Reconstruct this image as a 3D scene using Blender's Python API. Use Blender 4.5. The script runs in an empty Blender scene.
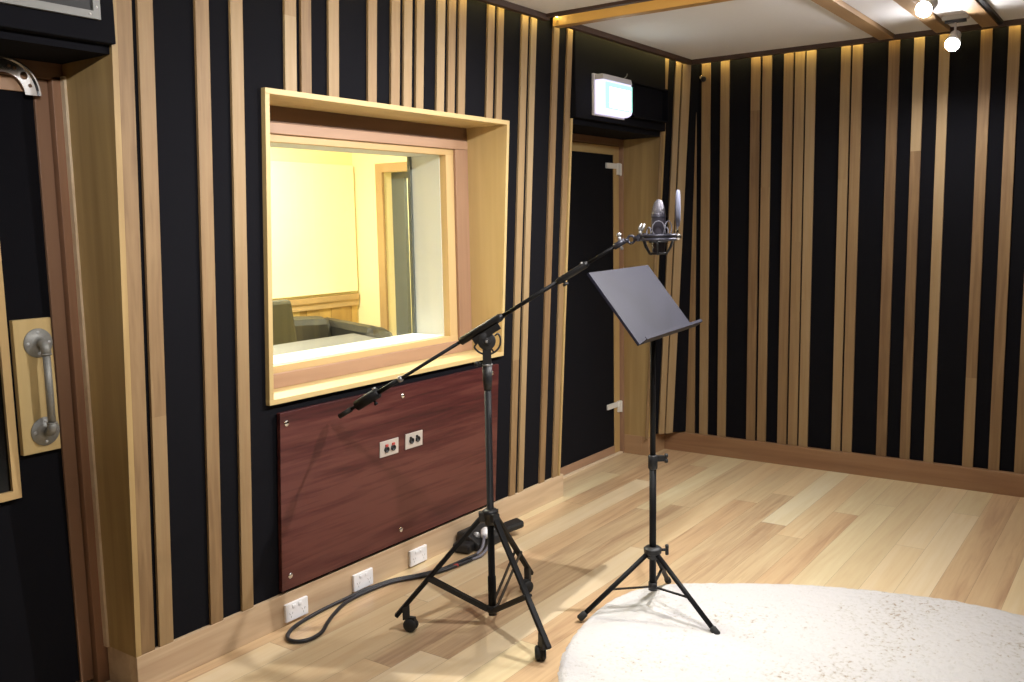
import bpy, bmesh, math, random
from mathutils import Vector, Matrix
random.seed(7)
sc = bpy.context.scene
COL = sc.collection
PI = math.pi

# ------------------------------------------------------------------ materials
def new_mat(name):
    m = bpy.data.materials.new(name); m.use_nodes = True
    nt = m.node_tree
    b = nt.nodes['Principled BSDF']
    return m, nt, b

def nd(nt, typ, **kw):
    n = nt.nodes.new(typ)
    for k, v in kw.items():
        setattr(n, k, v)
    return n

def math_n(nt, op, a, b=None, c=None):
    n = nd(nt, 'ShaderNodeMath', operation=op)
    for i, x in enumerate((a, b, c)):
        if x is None: continue
        if isinstance(x, (int, float)): n.inputs[i].default_value = x
        else: nt.links.new(x, n.inputs[i])
    return n.outputs[0]

def plain(name, col, rough=.5, metal=0, bump=0, bscale=200, var=0, coat=0, spec=None):
    m, nt, b = new_mat(name)
    b.inputs['Base Color'].default_value = (*col, 1)
    b.inputs['Roughness'].default_value = rough
    b.inputs['Metallic'].default_value = metal
    if coat: b.inputs['Coat Weight'].default_value = coat
    if spec is not None: b.inputs['Specular IOR Level'].default_value = spec
    geo = nd(nt, 'ShaderNodeNewGeometry')
    no = nd(nt, 'ShaderNodeTexNoise'); no.inputs['Scale'].default_value = bscale
    no.inputs['Detail'].default_value = 3
    nt.links.new(geo.outputs['Position'], no.inputs['Vector'])
    if bump:
        bp = nd(nt, 'ShaderNodeBump'); bp.inputs['Strength'].default_value = bump
        bp.inputs['Distance'].default_value = .002
        nt.links.new(no.outputs[0], bp.inputs['Height']); nt.links.new(bp.outputs[0], b.inputs['Normal'])
    if var:
        mx = nd(nt, 'ShaderNodeMix', data_type='RGBA')
        mx.inputs[6].default_value = (*[c * (1 - var) for c in col], 1)
        mx.inputs[7].default_value = (*[min(1, c * (1 + var)) for c in col], 1)
        nt.links.new(no.outputs[0], mx.inputs[0]); nt.links.new(mx.outputs[2], b.inputs['Base Color'])
    return m

def wood(name, cols, axis='Z', rough=.5, grain=1.0, gscale=60, fine=.35, board=0):
    """timber: each object gets its own tint (Object Info random), grain runs along axis.
    board>0: the tint also changes at joints every `board` metres along the axis"""
    m, nt, b = new_mat(name)
    geo = nd(nt, 'ShaderNodeNewGeometry')
    oi = nd(nt, 'ShaderNodeObjectInfo')
    rnd = oi.outputs['Random']
    sep = nd(nt, 'ShaderNodeSeparateXYZ'); nt.links.new(geo.outputs['Position'], sep.inputs[0])
    if board:
        ax = sep.outputs[axis]
        j = math_n(nt, 'FLOOR', math_n(nt, 'DIVIDE', math_n(nt, 'ADD', ax, math_n(nt, 'MULTIPLY', rnd, 3.0)), board))
        wn = nd(nt, 'ShaderNodeTexWhiteNoise', noise_dimensions='2D')
        cb = nd(nt, 'ShaderNodeCombineXYZ'); nt.links.new(j, cb.inputs[0]); nt.links.new(math_n(nt, 'MULTIPLY', rnd, 37.), cb.inputs[1])
        nt.links.new(cb.outputs[0], wn.inputs['Vector'])
        rnd = wn.outputs['Value']
    sc_ = {'X': (.06, 1, 1), 'Y': (1, .06, 1), 'Z': (1, 1, .06)}[axis]
    mp = nd(nt, 'ShaderNodeVectorMath', operation='MULTIPLY'); mp.inputs[1].default_value = sc_
    nt.links.new(geo.outputs['Position'], mp.inputs[0])
    ad = nd(nt, 'ShaderNodeVectorMath', operation='ADD')
    cb2 = nd(nt, 'ShaderNodeCombineXYZ')
    r50 = math_n(nt, 'MULTIPLY', rnd, 50.)
    for i in range(3): nt.links.new(r50, cb2.inputs[i])
    nt.links.new(mp.outputs[0], ad.inputs[0]); nt.links.new(cb2.outputs[0], ad.inputs[1])
    n1 = nd(nt, 'ShaderNodeTexNoise'); n1.inputs['Scale'].default_value = gscale
    n1.inputs['Detail'].default_value = 5; n1.inputs['Distortion'].default_value = .6
    n2 = nd(nt, 'ShaderNodeTexNoise'); n2.inputs['Scale'].default_value = gscale * .16
    n2.inputs['Detail'].default_value = 2
    nt.links.new(ad.outputs[0], n1.inputs['Vector']); nt.links.new(ad.outputs[0], n2.inputs['Vector'])
    v = math_n(nt, 'ADD', math_n(nt, 'MULTIPLY', n1.outputs[0], fine * grain), math_n(nt, 'MULTIPLY', n2.outputs[0], .5 * grain))
    v = math_n(nt, 'ADD', v, math_n(nt, 'MULTIPLY', rnd, .55))
    v = math_n(nt, 'SUBTRACT', v, .5 * (fine + .5) * grain + .275 - .5)
    cr = nd(nt, 'ShaderNodeValToRGB')
    el = cr.color_ramp.elements
    while len(el) < len(cols): el.new(.5)
    for i, c in enumerate(cols):
        el[i].position = .15 + .7 * i / (len(cols) - 1); el[i].color = (*c, 1)
    nt.links.new(v, cr.inputs[0]); nt.links.new(cr.outputs[0], b.inputs['Base Color'])
    b.inputs['Roughness'].default_value = rough
    bp = nd(nt, 'ShaderNodeBump'); bp.inputs['Strength'].default_value = .25; bp.inputs['Distance'].default_value = .001
    nt.links.new(n1.outputs[0], bp.inputs['Height']); nt.links.new(bp.outputs[0], b.inputs['Normal'])
    return m

def floor_mat():
    m, nt, b = new_mat('floorboards')
    geo = nd(nt, 'ShaderNodeNewGeometry')
    sep = nd(nt, 'ShaderNodeSeparateXYZ'); nt.links.new(geo.outputs['Position'], sep.inputs[0])
    X, Y = sep.outputs[0], sep.outputs[1]
    W = .131
    yy = math_n(nt, 'DIVIDE', math_n(nt, 'ADD', Y, 10.02), W)
    row = math_n(nt, 'FLOOR', yy); fy = math_n(nt, 'FRACT', yy)
    wn = nd(nt, 'ShaderNodeTexWhiteNoise', noise_dimensions='1D'); nt.links.new(row, wn.inputs['W'])
    xx = math_n(nt, 'DIVIDE', math_n(nt, 'ADD', math_n(nt, 'ADD', X, 20), math_n(nt, 'MULTIPLY', wn.outputs['Value'], 9.)), 2.1)
    bd = math_n(nt, 'FLOOR', xx); fx = math_n(nt, 'FRACT', xx)
    cb = nd(nt, 'ShaderNodeCombineXYZ'); nt.links.new(row, cb.inputs[0]); nt.links.new(bd, cb.inputs[1])
    w2 = nd(nt, 'ShaderNodeTexWhiteNoise', noise_dimensions='2D'); nt.links.new(cb.outputs[0], w2.inputs['Vector'])
    rnd = w2.outputs['Value']
    off = math_n(nt, 'MULTIPLY', rnd, 40.)
    cv = nd(nt, 'ShaderNodeCombineXYZ')
    nt.links.new(math_n(nt, 'ADD', math_n(nt, 'MULTIPLY', X, .055), off), cv.inputs[0]); nt.links.new(math_n(nt, 'ADD', Y, off), cv.inputs[1])
    n1 = nd(nt, 'ShaderNodeTexNoise'); n1.inputs['Scale'].default_value = 45; n1.inputs['Detail'].default_value = 6; n1.inputs['Distortion'].default_value = .9
    n2 = nd(nt, 'ShaderNodeTexNoise'); n2.inputs['Scale'].default_value = 9; n2.inputs['Detail'].default_value = 3; n2.inputs['Distortion'].default_value = 1.2
    nt.links.new(cv.outputs[0], n1.inputs['Vector']); nt.links.new(cv.outputs[0], n2.inputs['Vector'])
    v = math_n(nt, 'ADD', math_n(nt, 'MULTIPLY', rnd, .68), math_n(nt, 'ADD', math_n(nt, 'MULTIPLY', n1.outputs[0], .55), math_n(nt, 'MULTIPLY', n2.outputs[0], .75)))
    v = math_n(nt, 'SUBTRACT', v, .36)
    cr = nd(nt, 'ShaderNodeValToRGB')
    cols = [(.0, (.30, .185, .105)), (.22, (.49, .34, .20)), (.40, (.61, .46, .27)), (.58, (.66, .525, .31)), (.78, (.71, .60, .37)), (1, (.75, .66, .45))]
    el = cr.color_ramp.elements
    while len(el) < len(cols): el.new(.5)
    for e, (p, c) in zip(el, cols): e.position = p; e.color = (*c, 1)
    nt.links.new(v, cr.inputs[0])
    # second tint: some boards pinkish
    hs = nd(nt, 'ShaderNodeMix', data_type='RGBA', blend_type='MULTIPLY')
    pk = math_n(nt, 'GREATER_THAN', w2.outputs['Color'], .66)
    sc3 = nd(nt, 'ShaderNodeSeparateColor'); nt.links.new(w2.outputs['Color'], sc3.inputs[0])
    pk = math_n(nt, 'MULTIPLY', math_n(nt, 'GREATER_THAN', sc3.outputs[1], .6), .8)
    nt.links.new(pk, hs.inputs[0]); nt.links.new(cr.outputs[0], hs.inputs[6]); hs.inputs[7].default_value = (1, .91, .88, 1)
    # joints
    def edge(f, w):
        return math_n(nt, 'MAXIMUM', math_n(nt, 'LESS_THAN', f, w), math_n(nt, 'GREATER_THAN', f, 1 - w))
    gap = math_n(nt, 'MAXIMUM', edge(fy, .006), edge(fx, .0006))
    mx = nd(nt, 'ShaderNodeMix', data_type='RGBA')
    nt.links.new(math_n(nt, 'MULTIPLY', gap, .55), mx.inputs[0]); nt.links.new(hs.outputs[2], mx.inputs[6]); mx.inputs[7].default_value = (.16, .09, .05, 1)
    # sparse knots
    vo = nd(nt, 'ShaderNodeTexNoise'); vo.inputs['Scale'].default_value = 4.5; vo.inputs['Detail'].default_value = 2
    nt.links.new(cv.outputs[0], vo.inputs['Vector'])
    kn = math_n(nt, 'MULTIPLY', math_n(nt, 'GREATER_THAN', vo.outputs[0], .74), .5)
    m2 = nd(nt, 'ShaderNodeMix', data_type='RGBA'); nt.links.new(kn, m2.inputs[0]); nt.links.new(mx.outputs[2], m2.inputs[6]); m2.inputs[7].default_value = (.22, .12, .06, 1)
    nt.links.new(m2.outputs[2], b.inputs['Base Color'])
    b.inputs['Roughness'].default_value = .33
    b.inputs['Coat Weight'].default_value = .25; b.inputs['Coat Roughness'].default_value = .22
    bp = nd(nt, 'ShaderNodeBump'); bp.inputs['Strength'].default_value = .12; bp.inputs['Distance'].default_value = .001
    nt.links.new(n1.outputs[0], bp.inputs['Height']); nt.links.new(bp.outputs[0], b.inputs['Normal'])
    return m

def emit(name, col, s):
    m = bpy.data.materials.new(name); m.use_nodes = True; nt = m.node_tree
    nt.nodes.clear()
    e = nd(nt, 'ShaderNodeEmission'); e.inputs[0].default_value = (*col, 1); e.inputs[1].default_value = s
    o = nd(nt, 'ShaderNodeOutputMaterial'); nt.links.new(e.outputs[0], o.inputs[0])
    return m

def glass_mat(name, tint=(.97, .98, .97)):
    m = bpy.data.materials.new(name); m.use_nodes = True; nt = m.node_tree
    nt.nodes.clear()
    t = nd(nt, 'ShaderNodeBsdfTransparent'); t.inputs[0].default_value = (*tint, 1)
    g = nd(nt, 'ShaderNodeBsdfGlossy'); g.inputs['Roughness'].default_value = .01
    gg = nd(nt, 'ShaderNodeNewGeometry')
    dp = nd(nt, 'ShaderNodeVectorMath', operation='DOT_PRODUCT')
    nt.links.new(gg.outputs['Normal'], dp.inputs[0]); nt.links.new(gg.outputs['Incoming'], dp.inputs[1])
    sch = math_n(nt, 'POWER', math_n(nt, 'SUBTRACT', 1.0, math_n(nt, 'ABSOLUTE', dp.outputs['Value'])), 5.)
    fz_ = math_n(nt, 'ADD', math_n(nt, 'MULTIPLY', sch, .96), .022)
    mx = nd(nt, 'ShaderNodeMixShader'); o = nd(nt, 'ShaderNodeOutputMaterial')
    nt.links.new(fz_, mx.inputs[0]); nt.links.new(t.outputs[0], mx.inputs[1]); nt.links.new(g.outputs[0], mx.inputs[2])
    nt.links.new(mx.outputs[0], o.inputs[0])
    return m

M = {}
M['fabric'] = plain('black acoustic fabric', (.0034, .0034, .0056), .95, bump=.5, bscale=700, var=.3, spec=.18)
M['batten'] = wood('recycled hardwood battens', [(.17, .096, .042), (.265, .165, .076), (.325, .217, .105), (.37, .265, .145)], 'Z', .6, board=3.6, gscale=50, fine=.5)
M['reveal'] = wood('oiled hardwood lining', [(.31, .20, .08), (.48, .335, .14), (.58, .43, .195), (.66, .515, .27)], 'Z', .5, gscale=22, grain=1.1)
M['revealX'] = wood('oiled hardwood rail', [(.31, .20, .08), (.48, .335, .14), (.58, .43, .195), (.66, .515, .27)], 'X', .5, gscale=22, grain=1.1)
M['pinkZ'] = wood('pinkish hardwood jamb', [(.22, .12, .07), (.36, .215, .13), (.46, .295, .185)], 'Z', .5, gscale=26)
M['pinkX'] = wood('pinkish hardwood rail', [(.24, .13, .075), (.38, .23, .14), (.47, .30, .19)], 'X', .5, gscale=26)
M['brownZ'] = wood('brown door edge timber', [(.13, .065, .035), (.20, .105, .06), (.27, .15, .09)], 'Z', .55, gscale=30)
M['jamb'] = wood('reddish brown jamb', [(.15, .07, .035), (.24, .12, .065), (.33, .185, .11)], 'Z', .5, gscale=22, grain=1.5)
M['brown_shadeX'] = wood('brown and shade-toned head timber', [(.12, .06, .035), (.19, .105, .06), (.26, .15, .09)], 'X', .55, gscale=30)  # on the window and near door heads this dark tone paints shade
M['beadZ'] = wood('honey glazing bead', [(.42, .27, .10), (.52, .35, .15), (.60, .42, .20)], 'Z', .45, gscale=30)
M['beadX'] = wood('honey glazing bead rail', [(.42, .27, .10), (.52, .35, .15), (.60, .42, .20)], 'X', .45, gscale=30)
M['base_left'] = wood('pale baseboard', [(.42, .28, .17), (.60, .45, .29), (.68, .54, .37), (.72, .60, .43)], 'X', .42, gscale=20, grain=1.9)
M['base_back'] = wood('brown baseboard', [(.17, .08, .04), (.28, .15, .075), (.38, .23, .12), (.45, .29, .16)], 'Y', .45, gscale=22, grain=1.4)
M['beam'] = wood('ceiling timber', [(.30, .18, .09), (.42, .27, .14), (.50, .34, .18)], 'X', .5, gscale=30)
M['beamY'] = wood('ceiling timber across', [(.42, .24, .08), (.52, .32, .12), (.58, .38, .16)], 'Y', .5, gscale=30)
M['trim'] = wood('dark ceiling trim', [(.05, .026, .016), (.07, .036, .022), (.09, .048, .03)], 'X', .6, gscale=30)
M['mahogany'] = wood('mahogany board', [(.010, .003, .004), (.036, .008, .009), (.070, .015, .015), (.115, .035, .028)], 'X', .36, gscale=55, grain=2.5)
M['floor'] = floor_mat()
M['white'] = plain('white ceiling board', (.86, .86, .88), .85, bump=.05, bscale=60, var=.02)
M['black'] = plain('black powder coated steel', (.009, .009, .010), .45, spec=.35, bump=.05, bscale=300)
M['black_tube'] = plain('satin black tube', (.007, .007, .008), .55, spec=.2)
M['plastic'] = plain('black plastic', (.013, .013, .014), .5, bump=.1)
M['rubber'] = plain('black rubber', (.015, .015, .015), .75)
M['desk_metal'] = plain('hammered grey black desk', (.014, .014, .026), .55, metal=.0, spec=.25, bump=.12, bscale=90, var=.18)
M['steel'] = plain('brushed steel', (.30, .30, .30), .45, metal=.7, bump=.05)
M['hinge'] = plain('bright zinc hinge', (.8, .79, .74), .4, metal=.1)
M['dull_metal'] = plain('dull aluminium', (.22, .22, .21), .5, metal=.5)
M['chrome'] = plain('chrome', (.85, .85, .86), .12, metal=1)
M['galv'] = plain('galvanised pipe', (.29, .29, .27), .5, metal=.3, bump=.25, bscale=120, var=.2)
M['satin'] = plain('satin plate', (.62, .57, .52), .45, metal=.4)
M['white_plastic'] = plain('white plastic', (.84, .84, .86), .35)
M['slot'] = plain('dark slot', (.5, .5, .5), .6)
M['red'] = plain('red plastic', (.45, .05, .04), .5)
M['grille'] = plain('silver grey mic grille', (.11, .105, .125), .45, metal=.7, bump=.9, bscale=900)
M['mic_body'] = plain('dark grey mic body', (.06, .055, .072), .38, metal=.5)
M['mount'] = plain('grey shock mount', (.045, .045, .06), .4, metal=.5)
M['pop'] = plain('pale grey pop filter', (.15, .16, .22), .8, spec=.2)
M['cord'] = plain('grey elastic cord', (.13, .13, .16), .7)
M['cable'] = plain('black rubber cable', (.014, .014, .018), .42)
M['cable_grey'] = plain('grey cable sheath', (.20, .20, .24), .45)
M['cream'] = plain('cream painted wall', (.86, .76, .44), .8, bump=.03, var=.02)
M['cream_board'] = plain('cream acoustic board', (.90, .83, .58), .8, bump=.2, bscale=300)
M['lining'] = plain('grey white fabric lining', (.62, .63, .60), .9, bump=.5, bscale=400, var=.08)
M['white_sill'] = plain('white sill', (.85, .84, .80), .55)
M['wainscot'] = wood('control room wainscot', [(.30, .17, .05), (.52, .33, .10), (.70, .50, .18)], 'Z', .5, gscale=12)
M['wain_rail'] = wood('control room rail', [(.34, .21, .09), (.44, .29, .13), (.50, .34, .16)], 'X', .5, gscale=20)
M['olive'] = plain('olive grey upholstery', (.062, .057, .036), .85, bump=.6, bscale=300, var=.15)
M['leather'] = plain('black leather', (.022, .021, .019), .33, bump=.35, bscale=40, coat=.2)
M['slab'] = plain('grey console', (.085, .09, .10), .4)
M['dark_frame'] = plain('dark grey door frame', (.10, .11, .10), .5)
M['glass'] = glass_mat('clear glass')
M['dark_glass'] = plain('dark door glass', (.006, .006, .006), .12, spec=.3)
M['lamp'] = emit('spotlight lens', (1, .97, .98), 520)
M['led'] = emit('warm led strip', (1, .78, .26), 34)
M['led_soft'] = emit('warm led strip by the beam', (1, .74, .26), 9)
M['sign_white'] = emit('lit sign centre', (.93, 1, .99), 7)
M['sign_green'] = emit('lit sign green border', (.42, 1, .85), 1.5)
M['sign_side'] = emit('lit sign side lens', (.80, .74, 1), 1.3)
M['sign_case'] = plain('pale translucent sign case', (.60, .58, .62), .35)
M['spot_body'] = plain('white grey spotlight body', (.55, .54, .52), .4)

def rug_mat():
    m, nt, b = new_mat('shaggy rug wool')
    geo = nd(nt, 'ShaderNodeNewGeometry')
    n = nd(nt, 'ShaderNodeTexNoise'); n.inputs['Scale'].default_value = 70; n.inputs['Detail'].default_value = 4
    nt.links.new(geo.outputs['Position'], n.inputs['Vector'])
    n2 = nd(nt, 'ShaderNodeTexNoise'); n2.inputs['Scale'].default_value = 3.2; n2.inputs['Detail'].default_value = 3
    nt.links.new(geo.outputs['Position'], n2.inputs['Vector'])
    sx = nd(nt, 'ShaderNodeSeparateXYZ'); nt.links.new(geo.outputs['Position'], sx.inputs[0])
    wear = math_n(nt, 'MULTIPLY', math_n(nt, 'MAXIMUM', math_n(nt, 'MULTIPLY', math_n(nt, 'SUBTRACT', 1.35, sx.outputs[1]), 1.0), 0.0), -.06)
    v = math_n(nt, 'ADD', math_n(nt, 'ADD', math_n(nt, 'MULTIPLY', n.outputs[0], 1.0), math_n(nt, 'MULTIPLY', n2.outputs[0], .45)), math_n(nt, 'ADD', wear, .045))
    cr = nd(nt, 'ShaderNodeValToRGB'); el = cr.color_ramp.elements
    while len(el) < 3: el.new(.5)
    for e, p, c in zip(el, (.49, .57, .70), ((.33, .27, .21), (.50, .48, .45), (.57, .555, .55))): e.position = p; e.color = (*c, 1)
    nt.links.new(v, cr.inputs[0]); nt.links.new(cr.outputs[0], b.inputs['Base Color'])
    b.inputs['Roughness'].default_value = .95
    b.inputs['Sheen Weight'].default_value = .2
    bp = nd(nt, 'ShaderNodeBump'); bp.inputs['Strength'].default_value = .7; bp.inputs['Distance'].default_value = .006
    nt.links.new(n.outputs[0], bp.inputs['Height']); nt.links.new(bp.outputs[0], b.inputs['Normal'])
    return m
M['rug'] = rug_mat()

# ------------------------------------------------------------------ mesh builder
class MB:
    def __init__(s): s.v = []; s.f = []; s.sm = []
    def add(s, vs, fs, smooth=False):
        o = len(s.v); s.v += [Vector(v) for v in vs]
        s.f += [[i + o for i in f] for f in fs]; s.sm += [smooth] * len(fs)
        return s
    def hexa(s, p):  # 8 pts: bottom 4 ccw, top 4
        return s.add(p, [(3, 2, 1, 0), (4, 5, 6, 7), (0, 1, 5, 4), (1, 2, 6, 5), (2, 3, 7, 6), (3, 0, 4, 7)])
    def box(s, x0, x1, y0, y1, z0, z1):
        return s.hexa([(x0, y0, z0), (x1, y0, z0), (x1, y1, z0), (x0, y1, z0), (x0, y0, z1), (x1, y0, z1), (x1, y1, z1), (x0, y1, z1)])
    def obox(s, c, a, b, d):  # centre and three half vectors
        c, a, b, d = map(Vector, (c, a, b, d))
        return s.hexa([c - a - b - d, c + a - b - d, c + a + b - d, c - a + b - d, c - a - b + d, c + a - b + d, c + a + b + d, c - a + b + d])
    def bar(s, p, q, w, h, up=(0, 0, 1)):
        p, q = Vector(p), Vector(q); t = (q - p); L = t.length; t.normalize()
        sd = t.cross(Vector(up)); sd.normalize(); u = sd.cross(t)
        return s.obox((p + q) / 2, t * L / 2, sd * w / 2, u * h / 2)
    def tube(s, pts, r, n=14, caps=True):
        pts = [Vector(p) for p in pts]
        rs = r if isinstance(r, (list, tuple)) else [r] * len(pts)
        vs, fs = [], []
        nrm = None
        for i, p in enumerate(pts):
            if i == 0: t = pts[1] - p
            elif i == len(pts) - 1: t = p - pts[i - 1]
            else: t = (pts[i + 1] - p).normalized() + (p - pts[i - 1]).normalized()
            if t.length < 1e-9: t = pts[-1] - pts[0]
            t.normalize()
            if nrm is None:
                nrm = t.orthogonal().normalized()
            else:
                nrm = (nrm - t * nrm.dot(t))
                nrm = nrm.normalized() if nrm.length > 1e-6 else t.orthogonal().normalized()
            bn = t.cross(nrm)
            for k in range(n):
                a = 2 * PI * k / n
                vs.append(p + (nrm * math.cos(a) + bn * math.sin(a)) * rs[i])
        for i in range(len(pts) - 1):
            for k in range(n):
                k2 = (k + 1) % n
                fs.append((i * n + k, i * n + k2, (i + 1) * n + k2, (i + 1) * n + k))
        s.add(vs, fs, True)
        if caps:
            o = len(s.v) - len(vs)
            s.f.append([o + k for k in reversed(range(n))]); s.sm.append(False)
            s.f.append([o + (len(pts) - 1) * n + k for k in range(n)]); s.sm.append(False)
        return s
    def cyl(s, p, q, r, n=18): return s.tube([p, q], r, n)
    def lathe(s, c, axis, prof, n=28):
        """profile [(radius, height along axis)] around axis through c"""
        c, ax = Vector(c), Vector(axis).normalized()
        pts = [c + ax * h for r, h in prof]
        u = ax.orthogonal().normalized(); w = ax.cross(u)
        vs, fs = [], []
        for (r, h), p in zip(prof, pts):
            for k in range(n):
                a = 2 * PI * k / n
                vs.append(p + (u * math.cos(a) + w * math.sin(a)) * max(r, 1e-5))
        for i in range(len(prof) - 1):
            for k in range(n):
                k2 = (k + 1) % n
                fs.append((i * n + k, i * n + k2, (i + 1) * n + k2, (i + 1) * n + k))
        return s.add(vs, fs, True)
    def torus(s, c, axis, R, r, n=36, m=10):
        c, ax = Vector(c), Vector(axis).normalized(); u = ax.orthogonal().normalized(); w = ax.cross(u)
        vs, fs = [], []
        for i in range(n):
            a = 2 * PI * i / n; d = u * math.cos(a) + w * math.sin(a)
            for j in range(m):
                b = 2 * PI * j / m
                vs.append(c + d * (R + r * math.cos(b)) + ax * r * math.sin(b))
        for i in range(n):
            for j in range(m):
                fs.append((i * m + j, ((i + 1) % n) * m + j, ((i + 1) % n) * m + (j + 1) % m, i * m + (j + 1) % m))
        return s.add(vs, fs, True)
    def prism(s, poly, d):  # planar polygon (3D points) extruded by vector d
        poly = [Vector(p) for p in poly]; d = Vector(d); n = len(poly)
        vs = poly + [p + d for p in poly]
        fs = [tuple(reversed(range(n))), tuple(range(n, 2 * n))]
        for i in range(n): fs.append((i, (i + 1) % n, n + (i + 1) % n, n + i))
        return s.add(vs, fs)
    def ball(s, c, r, n=16):
        prof = [(r * math.sin(PI * i / 10), -r * math.cos(PI * i / 10)) for i in range(11)]
        return s.lathe(c, (0, 0, 1), prof, n)

def build(name, mb, mat, parent=None, loc=(0, 0, 0), bevel=0, kind=None, subsurf=0):
    """link the collected geometry (world coordinates) as one mesh whose origin is loc (or its root's location)"""
    base = Vector(loc)
    if parent is not None:
        base = Vector(parent['_b']) if '_b' in parent else Vector((0, 0, 0))
    me = bpy.data.meshes.new(name)
    me.from_pydata([v - base for v in mb.v], [], mb.f)
    me.polygons.foreach_set('use_smooth', mb.sm)
    bm = bmesh.new(); bm.from_mesh(me)
    bmesh.ops.recalc_face_normals(bm, faces=bm.faces); bm.to_mesh(me); bm.free()
    me.materials.append(M[mat]); me.update()
    o = bpy.data.objects.new(name, me); COL.objects.link(o)
    if parent is not None: o.parent = parent
    else: o.location = base
    o['_b'] = tuple(base)
    if bevel:
        md = o.modifiers.new('bevel', 'BEVEL'); md.width = bevel; md.segments = 2; md.limit_method = 'ANGLE'; md.angle_limit = math.radians(40)
    if subsurf:
        md = o.modifiers.new('sub', 'SUBSURF'); md.levels = subsurf; md.render_levels = subsurf
    if kind: o['kind'] = kind
    return o

def tag(o, label, cat, group=None, kind=None):
    o['label'] = label; o['category'] = cat
    if group: o['group'] = group
    if kind: o['kind'] = kind
    return o

def thing(name, label, cat, loc, group=None, kind=None):
    o = bpy.data.objects.new(name, None); COL.objects.link(o); o.location = loc
    o['_b'] = tuple(loc); o.empty_display_size = .05
    return tag(o, label, cat, group, kind)

def copy_thing(root, delta, label=None):
    c = root.copy(); COL.objects.link(c); c.location = root.location + Vector(delta)
    if label: c['label'] = label
    for ch in [o for o in root.children]:
        d = ch.copy(); COL.objects.link(d); d.parent = c
        for g in [o for o in ch.children]:
            e = g.copy(); COL.objects.link(e); e.parent = d
    return c

# ------------------------------------------------------------------ room constants
T = .054                      # the left wall leans into the room at its top
W0 = 2.7568                   # front face of its battens: Y = W0 - T z
BT = .012                     # batten thickness
FZ = W0 + BT                  # fabric face
ZC = 2.56                     # ceiling boards
XB = 5.70                     # face of the back wall's battens
def yw(z, off=0): return W0 - T * z + off

def tilted(mb, x0, x1, z0, z1, f, b=None, flat_back=None):
    """a board on the leaning wall: front offset f, back offset b (leaning) or a vertical back at Y=flat_back"""
    yb0 = flat_back if flat_back is not None else yw(z0, b)
    yb1 = flat_back if flat_back is not None else yw(z1, b)
    return mb.hexa([(x0, yw(z0, f), z0), (x1, yw(z0, f), z0), (x1, yb0, z0), (x0, yb0, z0),
                    (x0, yw(z1, f), z1), (x1, yw(z1, f), z1), (x1, yb1, z1), (x0, yb1, z1)])

# ------------------------------------------------------------------ floor
fl = build('floor', MB().box(-1.6, 5.9, -2.4, 3.3, -.08, 0), 'floor', kind='structure')
tag(fl, 'pale mixed-tone hardwood floorboards running towards the back wall', 'floor', kind='structure')

# ------------------------------------------------------------------ left wall
ZT = 2.68
wl = MB()
YB = 3.12
tilted(wl, -1.6, .75, 0, ZT, BT, flat_back=YB)
tilted(wl, .75, 1.69, 2.08, ZT, BT, flat_back=YB)
tilted(wl, 1.69, 2.265, 0, ZT, BT, flat_back=YB)
tilted(wl, 2.265, 3.728, 0, .912, BT, flat_back=YB)
tilted(wl, 2.265, 3.728, 2.026, ZT, BT, flat_back=YB)
tilted(wl, 3.728, 4.33, 0, ZT, BT, flat_back=YB)
tilted(wl, 4.33, 5.455, 2.075, ZT, BT, flat_back=YB)
tilted(wl, 5.455, 5.90, 0, ZT, BT, flat_back=YB)
wall_left = build('wall_left', wl, 'fabric', kind='structure')
tag(wall_left, 'leaning wall of black acoustic fabric with upright timber battens around the window', 'wall', kind='structure')

ZB, ZK = .118, 2.62   # battens start behind the baseboard lip and run past the ceiling trim
left = [(1.685, 1.749), (1.756, 1.822), (1.965, 2.031), (2.104, 2.169), (2.340, 2.409), (2.417, 2.481), (2.553, 2.622),
        (2.765, 2.831), (2.899, 2.968), (2.975, 3.043), (3.053, 3.119), (3.189, 3.258), (3.265, 3.332), (3.338, 3.407),
        (3.550, 3.620), (3.628, 3.693), (3.824, 3.897), (3.904, 3.972), (4.107, 4.181), (4.242, 4.312)]
for i, (a, b) in enumerate(left):
    a += BT * a / 2.7 + .002; b -= .002
    z0 = 2.03 if 4 <= i <= 15 else ZB
    mb = MB(); tilted(mb, a, b, z0, ZK, 0, BT)
    build('timber_batten', mb, 'batten', wall_left, bevel=.0015)
for a, b in ((5.405, 5.458),):
    build('timber_batten', tilted(MB(), a, b, ZB, ZK, 0, BT), 'batten', wall_left, bevel=.0015)
for a, b in ((.60, .665), (.42, .485), (.20, .265), (.10, .165), (-.12, -.055), (-.4, -.335), (-.62, -.555), (-.9, -.835)):
    build('timber_batten', tilted(MB(), a, b, ZB, ZK, 0, BT), 'batten', wall_left, bevel=.0015)

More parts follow.
